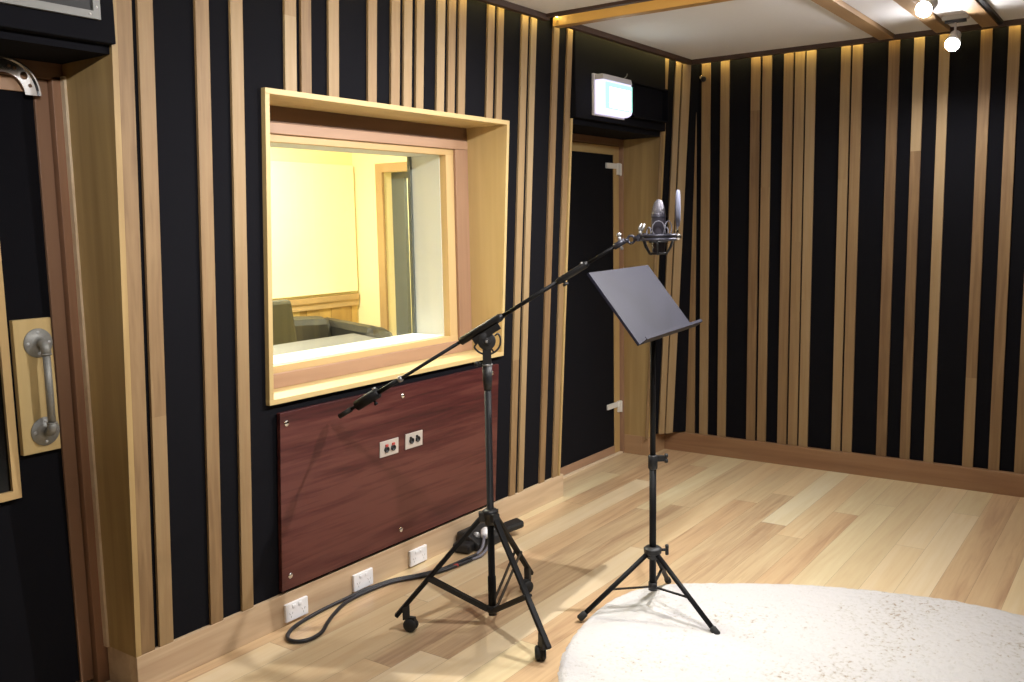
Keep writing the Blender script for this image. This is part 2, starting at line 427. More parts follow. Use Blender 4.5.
# leaning fabric panel that cuts off the far corner
A0, B0 = Vector((5.50, 2.755, .134)), Vector((5.715, 2.592, .134))
A1, B1 = Vector((5.575, 2.632, 2.62)), Vector((5.715, 2.520, 2.62))
cp = MB().hexa([A0, B0, (5.76, 2.78, .134), (5.50, 2.80, .134), A1, B1, (5.76, 2.70, 2.62), (5.575, 2.72, 2.62)])
corner = build('corner_panel', cp, 'fabric', wall_left)
nrm = (B0 - A0).cross(A1 - A0).normalized()
if nrm.y > 0: nrm = -nrm
def crn(s, z):
    t = (z - .12) / 2.5
    lo = A0.lerp(B0, s); hi = A1.lerp(B1, s); return lo.lerp(hi, t)
for (p0, p1, q0, q1) in (((5.533, 2.727), (5.566, 2.702), (5.575, 2.628), (5.605, 2.604)), ((5.573, 2.697), (5.616, 2.665), (5.614, 2.597), (5.659, 2.562))):
    f = nrm * .012; z0, z1 = .134, 2.615
    P = [Vector((*p, z)) for p, z in ((p0, z0), (p1, z0), (q1, z1), (q0, z1))]
    build('timber_batten', MB().hexa([P[0] + f, P[1] + f, P[1] - f, P[0] - f, P[3] + f, P[2] + f, P[2] - f, P[3] - f]), 'batten', wall_left, bevel=.0015)

# ------------------------------------------------------------------ back wall
wall_back = build('wall_back', MB().box(XB + BT, 5.90, -2.4, 3.12, 0, ZT), 'fabric')
tag(wall_back, 'far wall of black acoustic fabric with upright timber battens in uneven groups', 'wall', kind='structure')
back = [(2.510, 2.445), (2.382, 2.318), (2.183, 2.118), (2.110, 2.046), (1.977, 1.912), (1.908, 1.843), (1.840, 1.777),
        (1.637, 1.576), (1.572, 1.508), (1.372, 1.306), (1.237, 1.175), (1.105, 1.045), (.899, .836), (.765, .702), (.635, .570),
        (.45, .385), (.378, .314), (.12, .055), (-.1, -.165), (-.30, -.365), (-.52, -.585), (-.595, -.66), (-.9, -.965), (-1.2, -1.265), (-1.45, -1.515), (-1.8, -1.865)]
for a, b in [(2.64, 2.538)] + back:
    build('timber_batten', MB().box(XB, XB + BT + .001, b + .0035, a - .0035, ZB, ZK), 'batten', wall_back, bevel=.0015)

wr = build('wall_right', MB().box(-1.6, 5.9, -2.5, -2.4, 0, ZT), 'fabric'); tag(wr, 'black fabric wall on the right side of the room', 'wall', kind='structure')
wq = build('wall_rear', MB().box(-1.7, -1.6, -2.4, 3.12, 0, ZT), 'fabric'); tag(wq, 'black fabric wall behind the viewer', 'wall', kind='structure')
for x in (-1.2, -.6, -.3, .2, .9, 1.1, 1.8, 2.3, 2.9, 3.4, 3.9, 4.6, 5.0, 5.4):
    build('timber_batten', MB().box(x, x + .065, -2.4, -2.388, ZB, ZK), 'batten', wr)
for y in (-2.0, -1.5, -1.1, -.7, -.2, .3, .9, 1.2, 1.8, 2.2):
    build('timber_batten', MB().box(-1.6, -1.588, y, y + .065, ZB, ZK), 'batten', wq)

# ------------------------------------------------------------------ baseboards
YBF = 2.746
bl = MB()
bl.box(1.674, 4.367, YBF, 2.79, 0, .130)
bl.box(1.674, 1.694, 2.79, 2.92, 0, .130)   # return into the near door reveal
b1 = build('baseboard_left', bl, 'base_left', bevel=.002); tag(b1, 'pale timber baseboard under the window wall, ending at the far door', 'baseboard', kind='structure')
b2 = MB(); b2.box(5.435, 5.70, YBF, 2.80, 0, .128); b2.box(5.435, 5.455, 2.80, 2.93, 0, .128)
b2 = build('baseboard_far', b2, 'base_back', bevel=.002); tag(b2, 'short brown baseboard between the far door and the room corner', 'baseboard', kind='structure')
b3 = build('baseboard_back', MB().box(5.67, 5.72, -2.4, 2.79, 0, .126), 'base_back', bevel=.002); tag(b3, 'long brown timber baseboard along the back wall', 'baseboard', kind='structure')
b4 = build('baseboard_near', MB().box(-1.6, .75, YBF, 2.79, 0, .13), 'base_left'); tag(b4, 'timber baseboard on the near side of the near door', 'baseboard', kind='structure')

# ------------------------------------------------------------------ ceiling
ceil = thing('ceiling', 'white ceiling boards with timber beams and a warm lit gap along the walls', 'ceiling', (2.5, 1, ZC), kind='structure')
build('upper_ceiling', MB().box(-1.7, 6, -2.5, 3.2, ZT, ZT + .08), 'fabric', ceil)
YE, XE = 2.572, 5.655        # inner edges of the perimeter gap (outer face of the trim)
for (x0, x1, y0, y1) in ((-1.6, 3.935, -2.35, YE - .03), (4.175, XE - .03, 1.41, YE - .03), (4.175, XE - .03, 1.11, 1.32), (4.175, XE - .03, .885, 1.03), (4.175, XE - .03, -2.35, .795)):
    build('ceiling_board', MB().box(x0, x1, y0, y1, ZC, ZC + .04), 'white', ceil)
def trim(x0, x1, y0, y1, z0=2.533, z1=2.60): build('edge_trim', MB().box(x0, x1, y0, y1, z0, z1), 'trim', ceil)
trim(-1.6, 3.965, YE - .03, YE)
trim(4.14, XE, YE - .03, YE)
trim(XE - .03, XE, -2.35, YE - .03)
trim(3.935, 3.965, -2.35, YE - .03, 2.545)
trim(4.14, 4.175, -2.35, YE - .03, 2.54)
build('ceiling_beam', MB().box(4.085, 4.14, -2.35, 2.60, 2.530, 2.595), 'beamY', ceil, bevel=.002)
for y0, y1 in ((1.325, 1.405), (1.035, 1.105), (.80, .88)):
    build('ceiling_beam', MB().box(4.14, 5.66, y0, y1, 2.538, 2.60), 'beam', ceil, bevel=.002)
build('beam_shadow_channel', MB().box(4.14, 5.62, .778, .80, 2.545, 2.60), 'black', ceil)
# led strips lie on top of the trim, facing the wall
build('led_strip', MB().box(-1.5, 5.64, YE, YE + .005, 2.572, 2.582), 'led', ceil)
build('led_strip', MB().box(XE, XE + .005, -2.3, YE - .02, 2.572, 2.582), 'led', ceil)
build('led_strip', MB().box(3.967, 3.975, -2.3, YE - .05, 2.585, 2.600), 'led_soft', ceil)

# ------------------------------------------------------------------ window between the rooms
win = thing('window_1', 'deep timber-framed double-glazed window looking into the lit control room', 'window', (2.99, 2.80, .9), kind='structure')
F = -.010
build('head_board', tilted(MB(), 2.250, 3.743, 2.022, 2.042, F, flat_back=2.905), 'revealX', win, bevel=.001)
build('sill_board', tilted(MB(), 2.250, 3.743, .893, .913, F, flat_back=2.905), 'revealX', win, bevel=.001)
build('jamb_board', tilted(MB(), 3.723, 3.743, .913, 2.022, F, flat_back=2.905), 'reveal', win, bevel=.001)
build('jamb_board', tilted(MB(), 2.250, 2.270, .913, 2.022, F, flat_back=2.905), 'reveal', win, bevel=.001)
# frame: head coloured dark for soffit shade, then pinkish moulded frame, then bead
build('window_frame_head', MB().box(2.27, 3.723, 2.885, 2.93, 1.958, 2.022), 'brown_shadeX', win, bevel=.001)
build('window_frame_rail', MB().box(2.27, 3.723, 2.880, 2.93, 1.915, 1.958), 'pinkX', win, bevel=.003)
build('window_frame_rail', MB().box(2.27, 3.723, 2.880, 2.93, .913, .972), 'pinkX', win, bevel=.003)
build('window_frame_stile', MB().box(3.624, 3.723, 2.881, 2.93, .972, 1.915), 'pinkZ', win, bevel=.003)
build('window_frame_stile', MB().box(2.27, 2.36, 2.881, 2.93, .972, 1.915), 'pinkZ', win, bevel=.003)
build('glazing_bead', MB().box(2.36, 3.624, 2.895, 2.935, 1.886, 1.915), 'beadX', win)
build('glazing_bead', MB().box(2.36, 3.624, 2.895, 2.935, .972, 1.000), 'beadX', win)
build('glazing_bead', MB().box(3.566, 3.624, 2.896, 2.935, 1.000, 1.886), 'beadZ', win)
build('glazing_bead', MB().box(2.36, 2.41, 2.896, 2.935, 1.000, 1.886), 'beadZ', win)
build('glass_pane', MB().box(2.39, 3.60, 2.915, 2.921, .985, 1.90), 'glass', win)
# gap between the panes: white sill, fabric lined sides
build('gap_sill', MB().box(2.38, 3.60, 2.935, 3.128, .955, 1.004), 'white_sill', win)
build('gap_lining', MB().box(3.562, 3.60, 2.935, 3.128, 1.004, 1.889), 'lining', win)
build('gap_lining', MB().box(2.36, 2.40, 2.935, 3.128, 1.004, 1.889), 'lining', win)
build('gap_lining', MB().box(2.36, 3.60, 2.935, 3.128, 1.889, 1.93), 'lining', win)
build('gap_edge_strip', MB().box(3.548, 3.562, 3.112, 3.130, 1.004, 1.889), 'dark_frame', win)
build('glass_pane', MB().box(2.40, 3.555, 3.118, 3.124, 1.004, 1.889), 'glass', win)

# ------------------------------------------------------------------ near door (left edge of the picture)
d2 = thing('door_2', 'black fabric door with a pipe handle at the left edge, beside the window wall', 'door', (1.2, 2.95, 0), kind='structure')
build('reveal_board', tilted(MB(), 1.674, 1.694, .13, 2.60, -.002, flat_back=2.93), 'reveal', d2)
build('door_frame', MB().box(1.637, 1.694, 2.925, 3.02, 0, 2.04), 'jamb', d2, bevel=.002)
build('door_frame', MB().box(.75, 1.674, 2.925, 3.02, 2.03, 2.11), 'brown_shadeX', d2)  # the header box's shadow is put into this head's dark colour
build('door_frame', MB().box(.75, .80, 2.925, 3.02, 0, 2.03), 'pinkZ', d2)
build('frame_bead', MB().box(1.665, 1.674, 2.905, 2.925, .13, 2.04), 'base_left', d2)
leaf = MB().box(.81, 1.588, 2.955, 3.0, .03, 1.985)
leaf_o = build('door_leaf', leaf, 'fabric', d2)
build('door_stile', MB().box(1.588, 1.633, 2.945, 3.0, .02, 2.028), 'brownZ', leaf_o, bevel=.002)
build('door_rail', MB().box(.81, 1.588, 2.945, 3.0, 1.985, 2.028), 'pinkX', leaf_o, bevel=.002)
vb = MB(); x0, x1, z0, z1, w = 1.02, 1.437, .715, 1.72, .026
vb.box(x1 - w, x1, 2.932, 2.956, z0, z1); vb.box(x0, x0 + w, 2.932, 2.956, z0, z1)
vb.box(x0 + w, x1 - w, 2.932, 2.956, z0, z0 + w); vb.box(x0 + w, x1 - w, 2.932, 2.956, z1 - w, z1)
build('viewing_panel_frame', vb, 'beadZ', d2)
build('viewing_panel_glass', MB().box(x0 + w, x1 - w, 2.945, 2.954, z0 + w, z1 - w), 'dark_glass', d2)
build('handle_plate', MB().box(1.455, 1.577, 2.935, 2.956, .845, 1.277), 'reveal', d2, bevel=.001)
hd = MB()
for zc, sgn in ((1.199, -1), (.912, 1)):
    hd.lathe((1.529, 2.935, zc), (0, -1, 0), [(0, 0), (.046, 0), (.047, .002), (.046, .005), (.022, .006), (.017, .010), (.0145, .016), (.0145, .02)], 30)
    pts = [(1.529, 2.925, zc), (1.529, 2.905, zc), (1.528, 2.893, zc + sgn * .004), (1.528, 2.887, zc + sgn * .015), (1.528, 2.886, zc + sgn * .034)]
    hd.tube(pts, [.0135, .014, .0155, .0150, .0150], 18)
    hd.torus((1.528, 2.886, zc + sgn * .033), (0, 0, 1), .0145, .0026)
hd.cyl((1.528, 2.886, 1.17), (1.528, 2.886, .94), .0118, 20)
ho = build('door_handle', hd, 'galv', d2)
for zc in (1.199, .912):
    for k in range(4):
        a = PI / 2 * k
        hb = MB(); hb.lathe((1.529 + .034 * math.cos(a), 2.9335, zc + .034 * math.sin(a)), (0, -1, 0), [(0, 0), (.0055, 0), (.0055, .0045), (0, .0045)], 12)
        build('screw', hb, 'slot', ho)
# chromed half ring plate over the top corner
rg = MB(); c = Vector((1.483, 2.921, 1.972)); n = 28
def ring_poly(r0, r1, a0, a1, m=24):
    return [c + Vector((r1 * math.cos(a0 + (a1 - a0) * i / m), 0, r1 * math.sin(a0 + (a1 - a0) * i / m))) for i in range(m + 1)], \
           [c + Vector((r0 * math.cos(a0 + (a1 - a0) * i / m), 0, r0 * math.sin(a0 + (a1 - a0) * i / m))) for i in range(m + 1)]
po, pi_ = ring_poly(.062, .105, 0, PI)
for i in range(24):
    rg.prism([po[i], po[i + 1], pi_[i + 1], pi_[i]], (0, -.004, 0))
po, pi_ = ring_poly(.103, .108, 0, PI)
for i in range(24):
    rg.prism([po[i], po[i + 1], pi_[i + 1], pi_[i]], (0, -.012, 0))
ro = build('chrome_half_ring', rg, 'chrome', d2)
for a, r in ((.35, .006), (.75, .012), (1.15, .005), (1.35, .005), (1.9, .012), (2.4, .006), (2.8, .006)):
    hl = MB(); hl.lathe(c + Vector((.084 * math.cos(a), -.0042, .084 * math.sin(a))), (0, -1, 0), [(0, 0), (r, 0), (r, .0006), (0, .0006)], 16)
    build('screw_hole', hl, 'brown_shadeX', ro)

# header boxes
def header(name, x0, x1, label):
    mb = MB(); mb.box(x0, x1, 2.62, 2.93, 2.105, 2.60)
    o = build(name, mb, 'fabric', bevel=.004); tag(o, label, 'header box', kind='structure'); return o
header('trim_1', .70, 1.676, 'black fabric header box above the near door at top left')
header('trim_2', 4.332, 5.412, 'black fabric header box above the far door, behind the lit exit sign')
fp = MB(); X0, X1, Z0, Z1 = .95, 1.623, 2.166, 2.50
for b_ in ((X0, X1, Z0, Z0 + .022), (X0, X1, Z1 - .022, Z1), (X0, X0 + .022, Z0 + .022, Z1 - .022), (X1 - .022, X1, Z0 + .022, Z1 - .022)):
    fp.box(b_[0], b_[1], 2.606, 2.62, b_[2], b_[3])
fpt = thing('framed_panel', 'dark glass panel in a silver metal frame on the header above the near door', 'panel', (1.29, 2.615, 2.33))
build('metal_frame', fp, 'dull_metal', fpt)
build('dark_screen', MB().box(X0 + .022, X1 - .022, 2.612, 2.62, Z0 + .022, Z1 - .022), 'plastic', fpt)
for x, z in ((1.590, 2.177), (1.612, 2.20), (1.612, 2.45), (1.30, 2.177), (1.0, 2.177), (1.30, 2.489)):
    build('screw', MB().lathe((x, 2.6065, z), (0, -1, 0), [(0, 0), (.004, 0), (.003, .002), (0, .002)], 12), 'slot', fpt)

# ------------------------------------------------------------------ far door
d1 = thing('door_1', 'black fabric door with timber edge and silver hinges in the far recess', 'door', (4.85, 2.955, 0), kind='structure')
build('reveal_board', tilted(MB(), 5.437, 5.457, .128, 2.12, -.002, flat_back=2.935), 'reveal', d1)
build('reveal_board', tilted(MB(), 4.314, 4.330, .132, 2.10, -.006, flat_back=2.935), 'reveal', d1)
build('door_frame', MB().box(5.425, 5.457, 2.93, 3.03, 0, 2.055), 'pinkZ', d1)
build('door_frame', MB().box(4.318, 5.437, 2.93, 3.03, 2.035, 2.11), 'brown_shadeX', d1)
build('door_frame', MB().box(4.318, 4.37, 2.93, 3.03, 0, 2.035), 'pinkZ', d1)
lf = build('door_leaf', MB().box(4.38, 5.352, 2.962, 3.01, .062, 1.976), 'fabric', d1)
build('door_stile', MB().box(5.352, 5.42, 2.955, 3.01, .012, 2.03), 'beadZ', lf, bevel=.001)
build('door_stile', MB().box(4.375, 4.40, 2.955, 3.01, .012, 2.03), 'beadZ', lf, bevel=.001)
build('door_rail', MB().box(4.40, 5.352, 2.955, 3.01, 1.976, 2.03), 'revealX', lf, bevel=.001)
build('door_rail', MB().box(4.40, 5.352, 2.955, 3.01, .012, .062), 'pinkX', lf, bevel=.001)
build('threshold', MB().box(4.30, 5.437, 2.935, 3.03, 0, .010), 'base_left', d1)
for zz in (1.90, .335):
    h = MB(); h.box(5.245, 5.415, 2.945, 2.957, zz - .012, zz + .022)
    h.box(5.385, 5.420, 2.940, 2.958, zz - .05, zz + .025)
    h.cyl((5.428, 2.945, zz - .055), (5.428, 2.945, zz + .022), .008)
    h.box(5.428, 5.446, 2.935, 2.95, zz - .055, zz + .02)
    build('hinge', h, 'hinge', d1, bevel=.001)

# ------------------------------------------------------------------ exit sign
ex = thing('exit_sign', 'glowing white and green box sign mounted above the far door', 'sign', (4.675, 2.58, 2.24))
cs = MB(); cs.hexa([(4.508, 2.552, 2.318), (4.842, 2.552, 2.318), (4.842, 2.62, 2.318), (4.508, 2.62, 2.318), (4.512, 2.556, 2.347), (4.838, 2.556, 2.347), (4.838, 2.62, 2.347), (4.512, 2.62, 2.347)])
cs.box(4.500, 4.850, 2.606, 2.62, 2.13, 2.352)
build('housing', cs, 'sign_case', ex, bevel=.002)
# lens body: tapered, slightly bulging bottom
ln = MB(); prof = [(2.606, 2.318), (2.556, 2.318), (2.550, 2.29), (2.549, 2.17), (2.556, 2.150), (2.575, 2.140), (2.606, 2.138)]
ln.prism([(4.512, y, z) for y, z in prof], (.326, 0, 0))
build('side_lens', ln, 'sign_side', ex, bevel=.002)
build('glare_border', MB().box(4.528, 4.830, 2.546, 2.5495, 2.165, 2.305), 'sign_green', ex)
build('glare_panel', MB().box(4.568, 4.808, 2.5445, 2.5465, 2.172, 2.280), 'sign_white', ex)  # white centre and green rim paint the sign's overexposed glow, no lettering
# open box beside it
ob = MB(); x0, x1, z0, z1 = 4.90, 5.36, 2.150, 2.350
for b_ in ((x0, x1, z0, z0 + .008), (x0, x1, z1 - .008, z1), (x0, x0 + .008, z0, z1), (x1 - .008, x1, z0, z1)):
    ob.box(b_[0], b_[1], 2.575, 2.62, b_[2], b_[3])
obt = thing('wall_box', 'small open black box on the header to the right of the glowing sign', 'box', (5.19, 2.6, 2.25))
build('box_rim', ob, 'fabric', obt); build('box_back', MB().box(x0, x1, 2.612, 2.62, z0, z1), 'fabric', obt)
ck = MB().tube([(4.855, 2.615, 2.362), (4.862, 2.60, 2.375), (4.872, 2.60, 2.39)], .003, 8)
tag(build('wire_stub', ck, 'steel', loc=(4.86, 2.6, 2.37)), 'tiny silver wire stub at the upper right of the glowing sign', 'wire')

# small ball on the back wall near the ceiling
kb = thing('ball_fitting', 'small black ball fitting with a silver stem high on the back wall near the corner', 'wall fitting', (5.69, 2.482, 2.444))
build('ball', MB().ball((5.662, 2.478, 2.438), .018), 'plastic', kb)
build('stem', MB().cyl((5.70, 2.49, 2.452), (5.668, 2.50, 2.452), .009), 'chrome', kb)

# ------------------------------------------------------------------ mahogany panel, plates
def pw(x, z, off): return (x, yw(z, off), z)
PO = -.012
mp_ = thing('connection_panel', 'large dark red mahogany board screwed to the wall under the window', 'panel', (2.99, 2.73, .15))
build('board', tilted(MB(), 2.296, 3.700, .146, .856, PO, PO + .018), 'mahogany', mp_, bevel=.0015)
for x, z in ((2.328, .812), (2.985, .812), (3.645, .818), (2.338, .200), (2.982, .202), (3.65, .2)):
    sm = MB(); sm.lathe(pw(x, z, PO), (0, -1, -T), [(0, 0), (.0125, 0), (.0115, .003), (.006, .0055), (0, .006)], 18)
    build('dome_screw', sm, 'chrome', mp_)
def plate(x0, x1, z0, z1, red, label):
    t = thing('connector_plate', label, 'socket plate', ((x0 + x1) / 2, 2.72, z0), 'connector plates on the mahogany board')
    build('face_plate', tilted(MB(), x0, x1, z0, z1, PO - .005, PO), 'satin', t, bevel=.001)
    for k in (-1, 1):
        xc = (x0 + x1) / 2 + k * .021 + .002; zc = (z0 + z1) / 2 - (.004 if red else 0)
        s = MB(); s.lathe(pw(xc, zc, PO - .005), (0, -1, -T), [(0, 0), (.0135, 0), (.0135, .006), (.010, .007), (.009, .002), (0, .002)], 20)
        so = build('socket', s, 'plastic', t)
        if red:
            build('release_tab', tilted(MB(), xc - .007, xc + .007, zc + .012, zc + .022, PO - .011, PO - .004), 'red', so)
        else:
            build('release_tab', tilted(MB(), xc - .011, xc - .003, zc + .010, zc + .019, PO - .012, PO - .004), 'plastic', so)
plate(2.838, 2.955, .563, .632, True, 'left silver plate with two red-tabbed round sockets on the mahogany board')
plate(3.001, 3.116, .565, .634, False, 'right silver plate with two black round sockets on the mahogany board')

# ------------------------------------------------------------------ power outlets on the baseboard
def outlet(x, label):
    y = YBF
    t = thing('power_outlet', label, 'power outlet', (x, y, .02), 'white double power outlets on the baseboard')
    build('cover', MB().box(x - .058, x + .058, y - .013, y, .016, .089), 'white_plastic', t, bevel=.003)
    for k in (-1, 1):
        build('switch', MB().box(x + k * .016 - .008, x + k * .016 + .008, y - .0165, y - .012, .068, .080), 'white_plastic', t, bevel=.001)
        s = MB(); xc = x + k * .032
        s.bar((xc - .009, y - .0134, .052), (xc - .004, y - .0134, .044), .0015, .002, (0, 1, 0))
        s.bar((xc + .009, y - .0134, .052), (xc + .004, y - .0134, .044), .0015, .002, (0, 1, 0))
        s.bar((xc, y - .0134, .038), (xc, y - .0134, .030), .0015, .002, (0, 1, 0))
        build('socket_slots', s, 'slot', t)
    return t
o1 = outlet(2.363, 'white power outlet nearest the near door, beside the cable loop')
copy_thing(o1, (.373, 0, -.003), 'white power outlet between the two others, below the mahogany board')
copy_thing(o1, (.732, 0, -.008), 'white power outlet closest to the boom stand wheels and stage box')

# ------------------------------------------------------------------ boom stand
C0 = Vector((2.757, 2.065, 0))
ms = thing('boom_stand', 'tall black wheeled tripod stand with a long slanted boom arm', 'microphone stand', tuple(C0))
def P(z, dx=0, dy=0): return C0 + Vector((dx, dy, z))
build('lower_pole', MB().tube([P(.045), P(.20), P(.201), P(1.03)], [.016, .016, .0135, .0135], 20), 'black_tube', ms)
build('upper_pole', MB().cyl(P(1.0), P(1.115), .0105), 'black_tube', ms)
cl = MB(); cl.tube([P(.93), P(.965), P(.97), P(1.025)], [.0145, .018, .0185, .0185], 20); 
build('clutch_collar', cl, 'plastic', ms)
rt = Vector((.577, -.817, 0)); fw = Vector((.817, .577, 0))   # across and away, as seen from the door side
kn = MB().cyl(P(1.03) - rt * .012, P(1.03) - rt * .038, .006); kn.lathe(P(1.03) - rt * .034, -rt, [(0, 0), (.010, 0), (.011, .006), (.009, .013), (0, .014)], 12)
build('clutch_knob', kn, 'plastic', ms)
build('collar_rim', MB().lathe(P(1.024), (0, 0, 1), [(.011, 0), (.020, 0), (.021, .004), (.018, .007), (.0105, .007)], 22), 'steel', ms)
hub = MB(); hub.lathe(P(.405), (0, 0, 1), [(.0135, 0), (.023, .004), (.024, .03), (.030, .036), (.031, .056), (.022, .064), (.014, .064)], 26)
build('leg_hub', hub, 'plastic', ms)
bh = MB(); bh.lathe(P(.055), (0, 0, 1), [(0, 0), (.018, 0), (.023, .005), (.023, .026), (.016, .03)], 22)
build('brace_hub', bh, 'plastic', ms)
legdirs = []
for (cx, cy) in ((2.544, 2.305), (2.62, 1.75), (3.103, 2.14)):
    d = Vector((cx, cy, 0)) - C0; L = d.length; d.normalize(); legdirs.append((d, L))
for i, (d, L) in enumerate(legdirs):
    sd = Vector((-d.y, d.x, 0))
    top = C0 + d * .028 + Vector((0, 0, .445)); end = C0 + d * (L + .052) + Vector((0, 0, .062))
    lm = MB().bar(top, end, .022, .016)
    lg = build('leg', lm, 'black_tube', ms, bevel=.004)
    build('hub_bracket', MB().obox(C0 + d * .033 + Vector((0, 0, .44)), d * .012, sd * .015, Vector((0, 0, .018))), 'plastic', lg, bevel=.003)
    # caster under the leg's end
    cc = C0 + d * L
    st = MB().obox(cc + d * .012 + Vector((0, 0, .078)), d * .014 + Vector((0, 0, -.004)), sd * .012, Vector((0, 0, .026)))
    cs_ = build('caster', st, 'plastic', lg, bevel=.003)
    wh = MB(); wc = cc - d * .004 + Vector((0, 0, .0262)); ax = (sd + d * .5).normalized()
    for k in (-1, 1):
        wh.lathe(wc + ax * (k * .010), ax * k, [(0, -.007), (.024, -.007), (.026, -.004), (.026, .005), (.021, .009), (.008, .010), (0, .010)], 26)
    wh.lathe(wc + Vector((0, 0, .004)), ax, [(.0, -.008), (.022, -.008), (.022, .008), (0, .008)], 20)
    wh.obox(wc + Vector((0, 0, .020)), ax * .008, ax.cross(Vector((0, 0, 1))) * .020, Vector((0, 0, .012)))
    build('wheel', wh, 'rubber', lg, bevel=.001)
    # brace
    t = .62; j = top.lerp(end, t)
    bs = C0 + d * .020 + Vector((0, 0, .070))
    bm_ = MB()
    for k in (-1, 1): bm_.bar(bs + sd * k * .011, j + sd * k * .013, .003, .018)
    if i < 2: bm_.bar(bs + Vector((0, 0, .007)), j + Vector((0, 0, .007)), .022, .003)
    bm_.cyl(j - sd * .018, j + sd * .018, .006, 10)
    build('brace', bm_, 'black', ms)
# boom
tip = Vector((2.562, 2.655, .803)); piv = Vector((2.757, 2.065, 1.173)); u = (piv - tip).normalized()
def Bm(s): return tip + u * s
side = u.cross(Vector((0, 0, 1))).normalized(); upb = side.cross(u)
bo = build('boom_arm', MB().tube([Bm(.0), Bm(.62)], .0068, 14), 'black_tube', ms)
build('end_cap', MB().tube([Bm(-.003), Bm(.06)], .010, 14), 'rubber', bo)
cw = MB().tube([Bm(.085), Bm(.088), Bm(.197), Bm(.2)], [.014, .021, .021, .014], 22)
cw.cyl(Bm(.165), Bm(.165) - upb * .034, .005, 10); cw.lathe(Bm(.165) - upb * .028, -upb, [(0, 0), (.008, 0), (.008, .010), (0, .010)], 10)
build('counterweight', cw, 'black_tube', bo)
build('weight_screw', MB().cyl(Bm(.19) + upb * .015, Bm(.19) + upb * .026, .008, 12), 'steel', bo)
build('inner_tube', MB().tube([Bm(.20), Bm(.30)], .0095, 14), 'black_tube', bo)
build('silver_ring', MB().tube([Bm(.298), Bm(.304), Bm(.312), Bm(.318)], [.009, .0125, .0125, .009], 16), 'steel', bo)
slv = MB().tube([Bm(.60), Bm(.605), Bm(.785), Bm(.80)], [.010, .0155, .0155, .0095], 18)
build('boom_sleeve', slv, 'black', bo)
build('boom_arm_front', MB().tube([Bm(.79), Bm(1.06)], .0078, 14), 'black_tube', bo)
build('front_sleeve', MB().tube([Bm(1.04), Bm(1.05), Bm(1.165), Bm(1.175)], [.009, .0125, .0125, .009], 16), 'black', bo)
kk = MB().cyl(Bm(1.065), Bm(1.065) - upb * .022, .006, 10); kk.lathe(Bm(1.065) - upb * .018, -upb, [(0, 0), (.011, 0), (.011, .009), (0, .01)], 12)
build('front_knob', kk, 'plastic', bo)
build('sleeve_screw', MB().cyl(Bm(1.155), Bm(1.155) + upb * .016 - fw * .004, .005, 10), 'steel', bo)
build('boom_tip', MB().tube([Bm(1.17), Bm(1.315)], .0062, 14), 'black_tube', bo)
# clutch disc with slotted arc, facing sideways
dc = P(1.117)
axd = fw * 1.0
dk = MB(); dk.lathe(dc - axd * .020, axd, [(0, 0), (.030, 0), (.034, .003), (.034, .012), (.030, .015), (0, .015)], 32)
dk.lathe(dc - axd * .026, axd, [(0, 0), (.012, 0), (.014, .006)], 18)
dk.obox(P(1.145) - axd * .012, u * .06, upb * .012, axd * .008)
dk.obox(P(1.065) - axd * .006, rt * .016, axd * .012, Vector((0, 0, .035)))
build('boom_clutch', dk, 'plastic', ms, bevel=.001)
arc = MB()
a0, a1 = math.radians(205), math.radians(395)
ap = [dc - axd * .010 + rt * (.052 * math.cos(a0 + (a1 - a0) * i / 22)) + Vector((0, 0, .050 * math.sin(a0 + (a1 - a0) * i / 22))) for i in range(23)]
arc.tube(ap, .0038, 8)
arc.cyl(ap[0], dc - axd * .010 + rt * -.03, .0035, 8); arc.cyl(ap[-1], dc - axd * .01 + rt * .03 + Vector((0, 0, .02)), .0035, 8)
arc.cyl(ap[11], dc - axd * .010, .0035, 8)
build('clutch_arc', arc, 'plastic', ms)
build('clutch_bolt', MB().lathe(dc - axd * .026, -axd, [(0, 0), (.006, 0), (.005, .004), (0, .005)], 12), 'steel', ms)

# ------------------------------------------------------------------ shock mount, microphone, pop filter
MC = Vector((2.952, 1.455, 0))
E0 = Bm(1.31)
sk = thing('shock_mount', 'grey ring shock mount cradle at the tip of the boom arm', 'shock mount', (MC.x, MC.y, 1.49))
zr = 1.494
rgm = MB(); rgm.torus((MC.x, MC.y, zr + .006), (0, 0, 1), .058, .0055); rgm.torus((MC.x, MC.y, zr - .008), (0, 0, 1), .058, .0055)
rgm.lathe((MC.x, MC.y, zr - .012), (0, 0, 1), [(.054, 0), (.060, .002), (.060, .02), (.054, .022), (.054, 0)], 36)
build('outer_ring', rgm, 'mount', sk)
cg = MB(); cg.torus((MC.x, MC.y, 1.437), (0, 0, 1), .026, .004); cg.torus((MC.x, MC.y, 1.478), (0, 0, 1), .030, .004)
for k in range(6):
    a = k * PI / 3 + .4; d = Vector((math.cos(a), math.sin(a), 0))
    cg.tube([(MC.x + d.x * .058, MC.y + d.y * .058, zr - .010), (MC.x + d.x * .050, MC.y + d.y * .050, 1.462), (MC.x + d.x * .034, MC.y + d.y * .034, 1.437), (MC.x + d.x * .026, MC.y + d.y * .026, 1.435)], .0038, 8)
build('lower_cage', cg, 'plastic', sk)
ec = MB()
for k, (a, r_) in enumerate(((-.2, .02), (.5, .018), (1.4, .02), (2.6, .018), (3.6, .02), (4.6, .018))):
    d = Vector((math.cos(a), math.sin(a), 0)); sdv = Vector((-d.y, d.x, 0)); pts = []
    rr = .027 if k in (4, 5) else .016
    for i in range(13):
        t = PI * 2 * i / 12
        q = MC + Vector((0, 0, zr + .002 + rr)) + d * (.040) + sdv * (rr * .8 * math.sin(t)) + Vector((0, 0, rr * -math.cos(t)))
        pts.append(q)
    ec.tube(pts, .0018, 6)
build('elastic_cord', ec, 'cord', sk)
